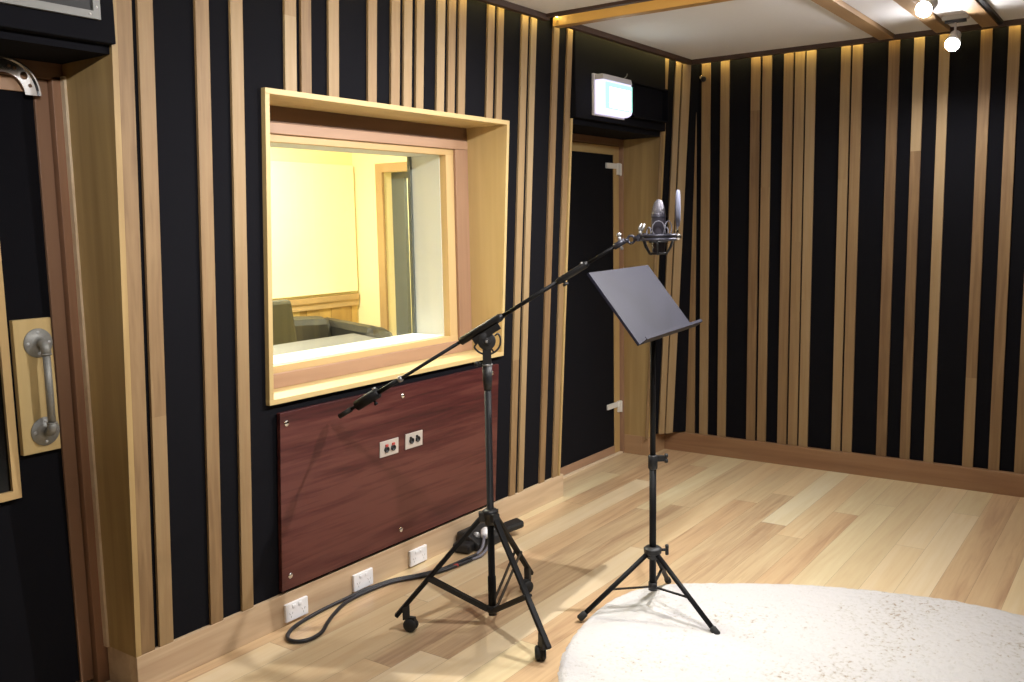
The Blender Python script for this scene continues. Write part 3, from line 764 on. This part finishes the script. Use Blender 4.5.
# swivel from the boom tip to the ring
ringedge = MC + (Vector((E0.x, E0.y, 0)) - MC).normalized() * .060 + Vector((0, 0, zr))
mid = E0.lerp(ringedge, .45)
sw = MB(); sw.tube([Bm(1.285), Bm(1.33)], .011, 14)
dirr = (ringedge - Bm(1.325)).normalized(); sdd = dirr.cross(Vector((0, 0, 1))).normalized()
sw.torus(Bm(1.325).lerp(ringedge, .42), sdd, .013, .0045, 20, 8)
sw.cyl(Bm(1.325), Bm(1.325).lerp(ringedge, .3), .008, 12)
sw.tube([Bm(1.325).lerp(ringedge, .58), ringedge + dirr * .004], [.009, .011], 12)
sw.obox(ringedge, dirr * .014, sdd * .010, Vector((0, 0, .012)))
build('swivel_joint', sw, 'mount', sk)
sh = MB(); k0 = Bm(1.31); sh.tube([k0 + Vector((0, 0, .004)), k0 - rt * .004 + Vector((0, 0, .028))], .006, 12); sh.ball(k0 - rt * .004 + Vector((0, 0, .030)), .009)
sh.cyl(k0 - Vector((0, 0, .003)), k0 + rt * .008 - Vector((0, 0, .022)), .005, 10)
build('swivel_screw', sh, 'steel', sk)
wn_ = MB(); w0 = ringedge + Vector((0, 0, .008)) + rt * -.004
wn_.cyl(w0, w0 + Vector((0, 0, .014)), .006, 10)
for k in (-1, 1): wn_.tube([w0 + Vector((0, 0, .010)), w0 + Vector((0, 0, .024)) + rt * (k * .007 + .004), w0 + Vector((0, 0, .040)) + rt * (k * .005 + .010)], [.004, .0055, .003], 10)
build('wing_nut', wn_, 'steel', sk)

mc = thing('microphone', 'dark grey studio microphone with a metal mesh head above the music stand', 'microphone', (MC.x, MC.y, 1.45))
build('body', MB().lathe((MC.x, MC.y, 1.44), (0, 0, 1), [(0, 0), (.018, 0), (.021, .004), (.0235, .02), (.0245, .045), (.0248, .128), (.0252, .130), (.0252, .134), (.022, .136)], 30), 'mic_body', mc)
build('mesh_head', MB().lathe((MC.x, MC.y, 1.575), (0, 0, 1), [(.0240, 0), (.0232, .010), (.0200, .025), (.0150, .038), (.0090, .0460), (.004, .0485), (0, .049)], 30), 'grille', mc)
build('head_band', MB().lathe((MC.x, MC.y, 1.560), (0, 0, 1), [(.0248, 0), (.0258, .001), (.0258, .008), (.0248, .009)], 30), 'mount', mc)

pn = Vector((.424, -.906, 0)); pn.normalize()
pc = MC + rt * .068 + Vector((0, 0, 1.592))
pf = thing('pop_filter', 'pale grey round pop filter standing edge-on beside the microphone', 'pop filter', tuple(pc))
build('mesh_disc', MB().lathe(pc - pn * .009, pn, [(0, -.001), (.040, .0), (.060, .002), (.0635, .005), (.0635, .012), (.060, .015), (.04, .017), (0, .018)], 40), 'pop', pf)
arm_ = MB(); a1_ = MC + rt * .062 + Vector((0, 0, zr))
arm_.tube([MC + rt * .045 + Vector((0, 0, zr)), a1_ + rt * .002], [.007, .009], 12); arm_.ball(a1_ + rt * .006, .012)
arm_.tube([a1_ + rt * .004, a1_ + rt * .004 + Vector((0, 0, .04))], .004, 10)
build('clamp', arm_, 'chrome', pf)

# ------------------------------------------------------------------ music stand
S0 = Vector((3.195, 1.597, 0))
def Q(z): return S0 + Vector((0, 0, z))
mu = thing('music_stand', 'black folding music stand with a tilted solid desk, standing on the rug edge', 'music stand', tuple(S0))
build('lower_pole', MB().cyl(Q(.105), Q(.62), .0135, 20), 'black_tube', mu)
build('upper_pole', MB().cyl(Q(.60), Q(1.15), .0108, 20), 'black_tube', mu)
co = MB().tube([Q(.590), Q(.594), Q(.642), Q(.646)], [.016, .0185, .0185, .015], 20); co.obox(Q(.632) + rt * .028, rt * .016, fw * .008, Vector((0, 0, .011)))
co_ = build('height_collar', co, 'plastic', mu)
k_ = MB()
for dz in (-.010, .010): k_.lathe(Q(.632 + dz) + rt * .052, rt, [(0, -.006), (.008, -.006), (.0095, 0), (.008, .006), (0, .006)], 12)
k_.cyl(Q(.632) + rt * .04, Q(.632) + rt * .053, .006)
build('collar_knob', k_, 'plastic', co_)
hu = MB(); hu.lathe(Q(.225), (0, 0, 1), [(.0135, 0), (.022, .003), (.024, .02), (.034, .026), (.036, .044), (.026, .052), (.0135, .052)], 24)
hu_ = build('leg_hub', hu, 'plastic', mu, bevel=.001)
k_ = MB(); k_.cyl(Q(.262) + rt * .03, Q(.262) + rt * .056, .006)
for dz in (-.012, .012): k_.lathe(Q(.262 + dz) + rt * .056, rt, [(0, -.006), (.009, -.006), (.0105, 0), (.009, .006), (0, .006)], 12)
k_.obox(Q(.262) + rt * .056, rt * .006, fw * .006, Vector((0, 0, .016)))
build('hub_knob', k_, 'plastic', hu_)
for (x, y) in ((2.971, 1.794), (3.123, 1.299), (3.492, 1.673)):
    d = Vector((x, y, 0)) - S0; L = d.length; d.normalize()
    top = Q(.245) + d * .026; foot = S0 + d * L + Vector((0, 0, .020))
    lg = build('leg', MB().tube([top, foot], .0098, 16), 'black_tube', mu)
    dn = (foot - top).normalized()
    build('rubber_foot', MB().tube([foot - dn * .025, foot - dn * .02, foot + dn * .006, foot + dn * .012], [.010, .0135, .0145, .010], 16), 'rubber', lg)
    j = top.lerp(foot, .56)
    build('strut', MB().bar(Q(.112) + d * .012, j, .012, .004), 'black', mu)
build('strut_hub', MB().cyl(Q(.098), Q(.13), .0175, 20), 'plastic', mu)
# desk
yaw, ti, w_, h_ = .107, .911, .591, .317
dcn = Vector((3.175, 1.624, 1.246))
av = Vector((math.cos(yaw), math.sin(yaw), 0)); bv = Vector((-math.sin(yaw) * math.cos(ti), math.cos(yaw) * math.cos(ti), math.sin(ti)))
nv = av.cross(bv)   # towards the reader
if nv.z < 0: nv = -nv
dm = MB().obox(dcn - nv * .002, av * w_ / 2, bv * h_ / 2, nv * .0015)
dm.obox(dcn + av * (-w_ / 2 + .001) - nv * .005, av * .0015, bv * h_ / 2, nv * .005)
dm.obox(dcn + av * (w_ / 2 - .001) - nv * .005, av * .0015, bv * h_ / 2, nv * .005)
dsk = build('desk', dm, 'desk_metal', mu, bevel=.0008)
lip = MB().obox(dcn - bv * (h_ / 2) + nv * .016 + av * .020, av * (w_ / 2 + .020), bv * .0015, nv * .017)
lip.obox(dcn - bv * (h_ / 2 - .005) + nv * .033 + av * .020, av * (w_ / 2 + .020), bv * .006, nv * .0012)
build('ledge', lip, 'desk_metal', dsk, bevel=.0008)
br = MB(); br.obox(dcn - nv * .012 - bv * .03, av * .045, bv * .05, nv * .007); br.tube([Q(1.14), Q(1.165), dcn - nv * .022 - bv * .04], .0105, 14)
br.cyl(dcn - nv * .022 - bv * .04 - av * .03, dcn - nv * .022 - bv * .04 + av * .03, .009, 14)
build('tilt_bracket', br, 'plastic', mu)

# ------------------------------------------------------------------ rug
import mathutils
ol = [(2.486, 1.59), (2.66, 1.69), (2.852, 1.752), (3.114, 1.792), (3.34, 1.755), (3.51, 1.616), (3.722, 1.282), (3.83, 1.037), (3.908, .756), (3.935, .535), (3.90, .25),
      (3.80, -.10), (3.60, -.42), (3.25, -.66), (2.85, -.74), (2.4, -.62), (2.05, -.3), (1.88, .1), (1.85, .55), (1.95, 1.0), (2.18, 1.35)]
def cr_pt(p0, p1, p2, p3, t):
    return tuple(.5 * ((2 * b) + (-a + c) * t + (2 * a - 5 * b + 4 * c - d) * t * t + (-a + 3 * b - 3 * c + d) * t ** 3) for a, b, c, d in zip(p0, p1, p2, p3))
out = []
N = len(ol)
for i in range(N):
    for k in range(8): out.append(cr_pt(ol[i - 1], ol[i], ol[(i + 1) % N], ol[(i + 2) % N], k / 8))
cen = Vector((2.95, .55))
import mathutils.noise as mn
rg_ = MB(); rings = 110; vs = []
NO = len(out) * 2
def outp(i):
    a = out[(i // 2) % len(out)]; b = out[(i // 2 + 1) % len(out)]; t = .5 * (i % 2); return Vector((a[0] + (b[0] - a[0]) * t, a[1] + (b[1] - a[1]) * t))
for r in range(rings + 1):
    f = r / rings
    for i in range(NO):
        e = outp(i); d = (e - cen)
        q = cen + d * f
        if r == rings: q = e + d.normalized() * (.008 * mn.noise(Vector((e.x * 45, e.y * 45, 0))))
        dist = d.length * (1 - f)
        hgt = .020 * min(1, math.sqrt(max(dist, 0) / .022)) if dist < .022 else .020
        hgt += (.0045 * mn.noise(Vector((q.x * 38, q.y * 38, 1))) + .003 * mn.noise(Vector((q.x * 90, q.y * 90, 5)))) * min(1, dist / .02)
        vs.append((q.x, q.y, max(hgt, .001)))
fs = []
for r in range(rings):
    for i in range(NO):
        i2 = (i + 1) % NO
        fs.append((r * NO + i, r * NO + i2, (r + 1) * NO + i2, (r + 1) * NO + i))
rg_.add(vs, fs, True)
ro_ = build('rug', rg_, 'rug', loc=(2.95, .55, 0))
tag(ro_, 'off-white shaggy rug with rounded edge and brown flecks on the floorboards', 'rug')

# ------------------------------------------------------------------ stage box and cable
sb = thing('stage_box', 'small black multi-socket box on the floor behind the boom stand', 'stage box', (3.5, 2.65, 0))
bx = MB(); pr = [(2.735, 0), (2.735, .080), (2.69, .085), (2.60, .040), (2.59, 0)]
bx.prism([(3.37, y, z) for y, z in pr], (.25, 0, 0))
build('case', bx, 'plastic', sb, bevel=.012)
build('carry_tab', MB().obox((3.66, 2.61, .050), (.045, -.025, .010), (.018, .036, 0), (0, 0, .018)), 'plastic', sb, bevel=.012)
build('carry_tab', MB().obox((3.34, 2.665, .026), (.035, .008, .0), (-.01, .045, 0), (0, 0, .022)), 'plastic', sb, bevel=.012)
fn = Vector((0, -.05, .095)).normalized()
for k, x in enumerate((3.42, 3.475, 3.53, 3.585)):
    s = MB(); s.lathe((x, 2.645, .062), fn, [(0, 0), (.019, 0), (.020, .006), (.015, .008), (.013, .002), (0, .002)], 20)
    build('socket', s, 'steel', sb)
cb_ = thing('cable', 'black cable doubled back in a loop along the baseboard to the stage box', 'cable', (2.8, 2.7, 0))
cp_ = [(3.452, 2.618, .072), (3.405, 2.592, .060), (3.365, 2.574, .030), (3.32, 2.575, .012), (3.262, 2.585, .009), (3.175, 2.590, .009), (3.08, 2.602, .009), (2.986, 2.640, .009), (2.871, 2.700, .009), (2.734, 2.722, .009), (2.60, 2.725, .009), (2.47, 2.722, .009), (2.34, 2.704, .009), (2.262, 2.672, .009),
       (2.225, 2.630, .009), (2.230, 2.588, .009), (2.270, 2.562, .009), (2.335, 2.570, .009), (2.410, 2.615, .009), (2.485, 2.655, .009), (2.592, 2.695, .010), (2.72, 2.702, .010), (2.86, 2.682, .010), (2.975, 2.618, .010), (3.08, 2.582, .010), (3.17, 2.566, .010), (3.26, 2.556, .010), (3.33, 2.548, .014), (3.39, 2.553, .040), (3.44, 2.580, .060), (3.485, 2.618, .075)]
def smooth(pts, k=5, closed=False):
    o = []; n = len(pts)
    for i in range(n - 1):
        p0 = pts[max(i - 1, 0)]; p3 = pts[min(i + 2, n - 1)]
        for j in range(k): o.append(cr_pt(p0, pts[i], pts[i + 1], p3, j / k))
    o.append(pts[-1]); return o
sp_ = smooth(cp_)
build('cable_run', MB().tube(sp_[15:-20], .0078, 10), 'cable', cb_)
build('grey_tail', MB().tube(sp_[:16], .0072, 10), 'cable_grey', cb_)
build('grey_tail', MB().tube(sp_[-21:], .0068, 10), 'cable_grey', cb_)
pg = MB(); v0, v1 = Vector(sp_[3]), Vector(sp_[0]); dv = (v1 - v0).normalized()
pg.tube([v0 - dv * .006, v0, v0 + dv * .03, v0 + dv * .036, v0 + dv * .05], [.010, .018, .024, .024, .021], 18)
build('white_plug', pg, 'white_plastic', cb_)
pg = MB(); v0, v1 = Vector(sp_[-6]), Vector(sp_[-1]); dv = (v1 - v0).normalized()
pg.tube([v0, v0 + dv * .008, v0 + dv * .045], [.009, .013, .015], 16)
build('silver_plug', pg, 'steel', cb_)
build('red_tape', MB().tube([(3.168, 2.567, .010), (3.148, 2.571, .010)], .0088, 12), 'red', cb_)

# ------------------------------------------------------------------ spotlights
def spotlight(x, y, zl, aim, label):
    a = Vector(aim).normalized()
    hc = Vector((x, y, zl))
    mt = hc - a * .085                      # where the arm meets the head
    mx, my = mt.x, mt.y
    t = thing('spotlight', label, 'spotlight', (mx, my, 2.55), 'ceiling spotlights')
    build('mounting_bar', MB().box(mx - .022, mx + .022, my - .062, my + .062, 2.536, 2.562), 'spot_body', t, bevel=.003)
    build('bar_channel', MB().box(mx - .012, mx + .012, my - .05, my + .05, 2.522, 2.537), 'plastic', t)
    build('arm', MB().tube([(mx, my, 2.53), (mx, my, mt.z + .012), mt], .006, 10), 'spot_body', t)
    hd_ = build('lamp_head', MB().lathe(hc - a * .11, a, [(0, 0), (.020, 0), (.027, .008), (.028, .060), (.034, .070), (.037, .112), (.034, .112), (.030, .104)], 28), 'spot_body', t)
    build('lamp_lens', MB().lathe(hc - a * .002, a, [(.033, 0), (.032, .006), (.025, .016), (.014, .022), (0, .024)], 24), 'lamp', hd_)
    return hc, a
lamps = [((4.53, .945, 2.455), (-.8, .12, -.34), 'lit white spotlight nearer the viewer of the two at upper right', 62, (3.3, 2.0, .2), 118),
         ((5.23, .950, 2.405), (-.8, -.02, -.55), 'lit white spotlight hanging lowest, in front of the back wall battens', 30, (4.9, 1.0, .4), 170),
         ((3.50, 1.00, 2.45), (-.2, .5, -.8), 'lit ceiling spotlight above the music stand', 155, (2.75, 2.4, .5), 125),
         ((2.33, 1.00, 2.45), (.1, .5, -.8), 'lit ceiling spotlight opposite the window', 95, (3.0, 2.4, .4), 125),
         ((.70, .95, 2.45), (.5, .5, -.6), 'lit ceiling spotlight close to the near door', 75, (1.65, 2.8, 2.15), 66)]
for (p, aim, lab, k, tgt, ang) in lamps:
    hc, a = spotlight(*p, aim, lab)
    L = bpy.data.lights.new('spotlight_light', 'SPOT'); L.energy = k; L.shadow_soft_size = .014; L.color = (1, .965, .93)
    L.spot_size = math.radians(ang); L.spot_blend = .8
    lo = bpy.data.objects.new('spotlight_light', L); COL.objects.link(lo); lo.location = hc + a * .045
    dd = (Vector(tgt) - lo.location).normalized()
    lo.rotation_euler = dd.to_track_quat('-Z', 'Y').to_euler()

# ------------------------------------------------------------------ control room beyond the glass
wc = MB(); wc.box(-1.0, 6.4, 5.5, 5.6, 0, 2.7)
w1 = build('wall_control_back', wc, 'cream'); tag(w1, 'cream wall at the back of the control room seen through the window', 'wall', kind='structure')
sw_ = MB(); sw_.box(5.559, 5.66, 5.165, 5.5, 0, 2.7); sw_.box(5.559, 5.66, 3.2, 4.20, 0, 2.7); sw_.box(5.559, 5.66, 4.20, 5.165, 1.975, 2.7)
w2 = build('wall_control_side', sw_, 'cream'); tag(w2, 'cream side wall of the control room with the open doorway', 'wall', kind='structure')
fr = MB(); fr.box(1.2, 5.559, 3.12, 3.17, 0, .97); fr.box(1.2, 5.559, 3.12, 3.17, 1.93, 2.7); fr.box(1.2, 2.37, 3.12, 3.17, .97, 1.93); fr.box(3.60, 5.559, 3.12, 3.17, .97, 1.93)
w3 = build('wall_control_front', fr, 'cream'); tag(w3, 'cream control room side of the window wall', 'wall', kind='structure')
w4 = build('wall_control_left', MB().box(1.1, 1.2, 3.12, 5.5, 0, 2.7), 'cream'); tag(w4, 'cream left end wall of the control room', 'wall', kind='structure')
w5 = build('ceiling_control', MB().box(1.1, 7.2, 3.12, 5.6, 2.7, 2.78), 'white'); tag(w5, 'white control room ceiling', 'ceiling', kind='structure')
w6 = build('floor_control', MB().box(1.1, 7.2, 3.3, 5.6, -.08, 0), 'floor'); tag(w6, 'timber floor of the control room', 'floor', kind='structure')
w7 = build('wall_passage', MB().box(7.1, 7.2, 3.12, 5.6, 0, 2.7), 'cream'); tag(w7, 'cream wall of the passage beyond the control room door', 'wall', kind='structure')
dr = thing('door_3', 'timber-framed glazed dark door on the control room side wall, seen through the window', 'door', (5.56, 4.7, 0), kind='structure')
m_ = MB(); m_.box(5.535, 5.562, 5.155, 5.225, 0, 2.042); m_.box(5.535, 5.562, 4.14, 5.155, 1.972, 2.042); m_.box(5.535, 5.562, 4.14, 4.21, 0, 1.972)
build('door_frame', m_, 'wain_rail', dr)
m_ = MB(); m_.box(5.66, 5.70, 5.035, 5.20, 0, 2.0); m_.box(5.66, 5.70, 4.1, 5.035, 1.925, 2.0); m_.box(5.66, 5.70, 4.1, 4.2, 0, 1.925); m_.box(5.66, 5.70, 4.2, 5.035, 0, .12)
lf3 = build('door_leaf', m_, 'dark_frame', dr)
build('door_glass', MB().box(5.677, 5.683, 4.2, 5.035, .12, 1.925), 'glass', lf3)
wb = build('acoustic_board', MB().box(2.0, 5.535, 5.462, 5.494, 1.02, 2.04), 'cream_board', bevel=.004, loc=(3.8, 5.48, 1.02))
tag(wb, 'large pale cream wall board above the wooden wainscot in the control room', 'wall board')
wt = thing('trim_3', 'honey timber wainscot with a cap rail on the control room back wall', 'wainscot', (4.2, 5.48, 0), kind='structure')
build('cap_rail', MB().box(1.2, 5.54, 5.455, 5.50, .955, 1.000), 'wain_rail', wt, bevel=.002)
build('lower_rail', MB().box(1.2, 5.54, 5.465, 5.50, .905, .955), 'wain_rail', wt)
x = 1.2
while x < 5.5:
    w = random.choice((.07, .10, .13, .16)); x1 = min(x + w, 5.54)
    build('upright_board', MB().box(x, x1 - .004, 5.475 + random.uniform(0, .008), 5.50, 0, .905), 'wainscot', wt)
    x = x1
# sofa against the wainscot
sf = thing('sofa', 'black leather sofa with plump rounded arm against the wainscot', 'sofa', (4.7, 5.0, 0))
def cushion(x0, x1, y0, y1, z0, z1, bev=.06): return MB().box(x0, x1, y0, y1, z0, z1)
build('base', cushion(3.7, 5.30, 4.72, 5.42, .08, .38), 'leather', sf, bevel=.04)
build('backrest', MB().hexa([(3.75, 5.12, .36), (4.98, 5.12, .36), (4.98, 5.42, .36), (3.75, 5.42, .36), (3.75, 5.20, .95), (4.98, 5.20, .87), (4.98, 5.40, .87), (3.75, 5.40, .96)]), 'leather', sf, bevel=.06)
build('arm', MB().hexa([(4.98, 4.74, .3), (5.26, 4.74, .3), (5.26, 5.42, .3), (4.98, 5.42, .3), (4.98, 4.78, .82), (5.24, 4.78, .76), (5.24, 5.40, .80), (4.98, 5.40, .88)]), 'leather', sf, bevel=.07)
build('seat_cushion', cushion(3.78, 4.38, 4.70, 5.16, .36, .50), 'leather', sf, bevel=.05)
build('seat_cushion', cushion(4.39, 4.97, 4.70, 5.16, .36, .50), 'leather', sf, bevel=.05)
for x in (3.8, 5.2): build('foot', MB().cyl((x, 4.8, 0), (x, 4.8, .09), .025), 'plastic', sf)
# two office chair backs
ch = thing('office_chair', 'olive grey high-backed office chair behind the control room glass', 'chair', (3.60, 4.30, 0))
bk = MB().hexa([(3.30, 4.36, .56), (3.93, 4.36, .56), (3.93, 4.44, .56), (3.30, 4.44, .56), (3.34, 4.40, 1.112), (3.885, 4.40, 1.112), (3.885, 4.46, 1.112), (3.34, 4.46, 1.112)])
build('backrest', bk, 'olive', ch, bevel=.025)
build('seat', MB().box(3.35, 3.87, 3.88, 4.40, .44, .53), 'olive', ch, bevel=.03)
build('gas_post', MB().cyl((3.61, 4.14, .12), (3.61, 4.14, .45), .028), 'plastic', ch)
for k in range(5):
    a = k * 2 * PI / 5; e = Vector((3.61 + .28 * math.cos(a), 4.14 + .28 * math.sin(a), .07))
    lg = build('leg', MB().bar((3.61, 4.14, .12), e, .04, .03), 'plastic', ch)
    build('caster', MB().lathe(e - Vector((0, 0, .04)), (math.sin(a), -math.cos(a), 0), [(0, -.02), (.03, -.02), (.03, .02), (0, .02)], 16), 'rubber', lg)
# console along the window
cn = thing('grey_slab', 'long grey console top just behind the control room glass', 'desk', (2.6, 3.5, 0))  # plain grey slab on two end panels
build('slab_top', MB().hexa([(1.4, 3.25, .93), (3.50, 3.25, .93), (3.50, 3.62, .87), (1.4, 3.62, .87), (1.4, 3.25, .965), (3.50, 3.25, .965), (3.50, 3.50, .990), (1.4, 3.50, .990)]), 'slab', cn, bevel=.004)
build('side_panel', MB().box(3.44, 3.48, 3.28, 3.6, 0, .90), 'slab', cn)
build('side_panel', MB().box(1.44, 1.48, 3.28, 3.6, 0, .90), 'slab', cn)

# control room light fittings
for (x, y, e, lab) in ((3.6, 4.5, 150, 'flush square light panel on the control room ceiling over the sofa'), (6.4, 4.5, 70, 'flush square light panel on the passage ceiling')):
    t = thing('ceiling_light', lab, 'ceiling light', (x, y, 2.7))
    build('frame', MB().box(x - .32, x + .32, y - .32, y + .32, 2.68, 2.70), 'white_plastic', t)
    L = bpy.data.lights.new('panel_light', 'AREA'); L.energy = e; L.size = .6; L.color = (1, .96, .80)
    lo = bpy.data.objects.new('panel_light', L); COL.objects.link(lo); lo.location = (x, y, 2.67)
    M['panel_e'] = M.get('panel_e') or emit('panel diffuser', (1, .96, .85), 3)
    build('diffuser', MB().box(x - .30, x + .30, y - .30, y + .30, 2.675, 2.681), 'panel_e', t)

# ------------------------------------------------------------------ world, camera, view
w = bpy.data.worlds.new('world'); sc.world = w; w.use_nodes = True
w.node_tree.nodes['Background'].inputs[0].default_value = (.9, .93, 1, 1); w.node_tree.nodes['Background'].inputs[1].default_value = .02
yaw_, pit, rol, foc = .61543, .12589, -.018133, 928.28
Fv = Vector((math.cos(pit) * math.cos(yaw_), math.cos(pit) * math.sin(yaw_), -math.sin(pit)))
Rv = Vector((math.sin(yaw_), -math.cos(yaw_), 0)); Uv = Rv.cross(Fv)
R2 = Rv * math.cos(rol) + Uv * math.sin(rol); U2 = -Rv * math.sin(rol) + Uv * math.cos(rol)
cam = bpy.data.cameras.new('camera'); co2 = bpy.data.objects.new('camera', cam); COL.objects.link(co2)
co2.matrix_world = Matrix(((R2.x, U2.x, -Fv.x, 0), (R2.y, U2.y, -Fv.y, 0), (R2.z, U2.z, -Fv.z, 1.55), (0, 0, 0, 1)))
cam.sensor_width = 36; cam.lens = foc / 1024 * 36; cam.clip_start = .02
sc.camera = co2
for o in sc.objects:
    if '_b' in o: del o['_b']
vs_ = sc.view_settings
vs_.view_transform = 'Standard'; vs_.look = 'None'; vs_.exposure = 0.08; vs_.gamma = 1; vs_.use_curve_mapping = False
sc.cycles.use_denoising = True
sc.cycles.max_bounces = 10; sc.cycles.diffuse_bounces = 5; sc.cycles.transparent_max_bounces = 12
sc.cycles.sample_clamp_indirect = 6
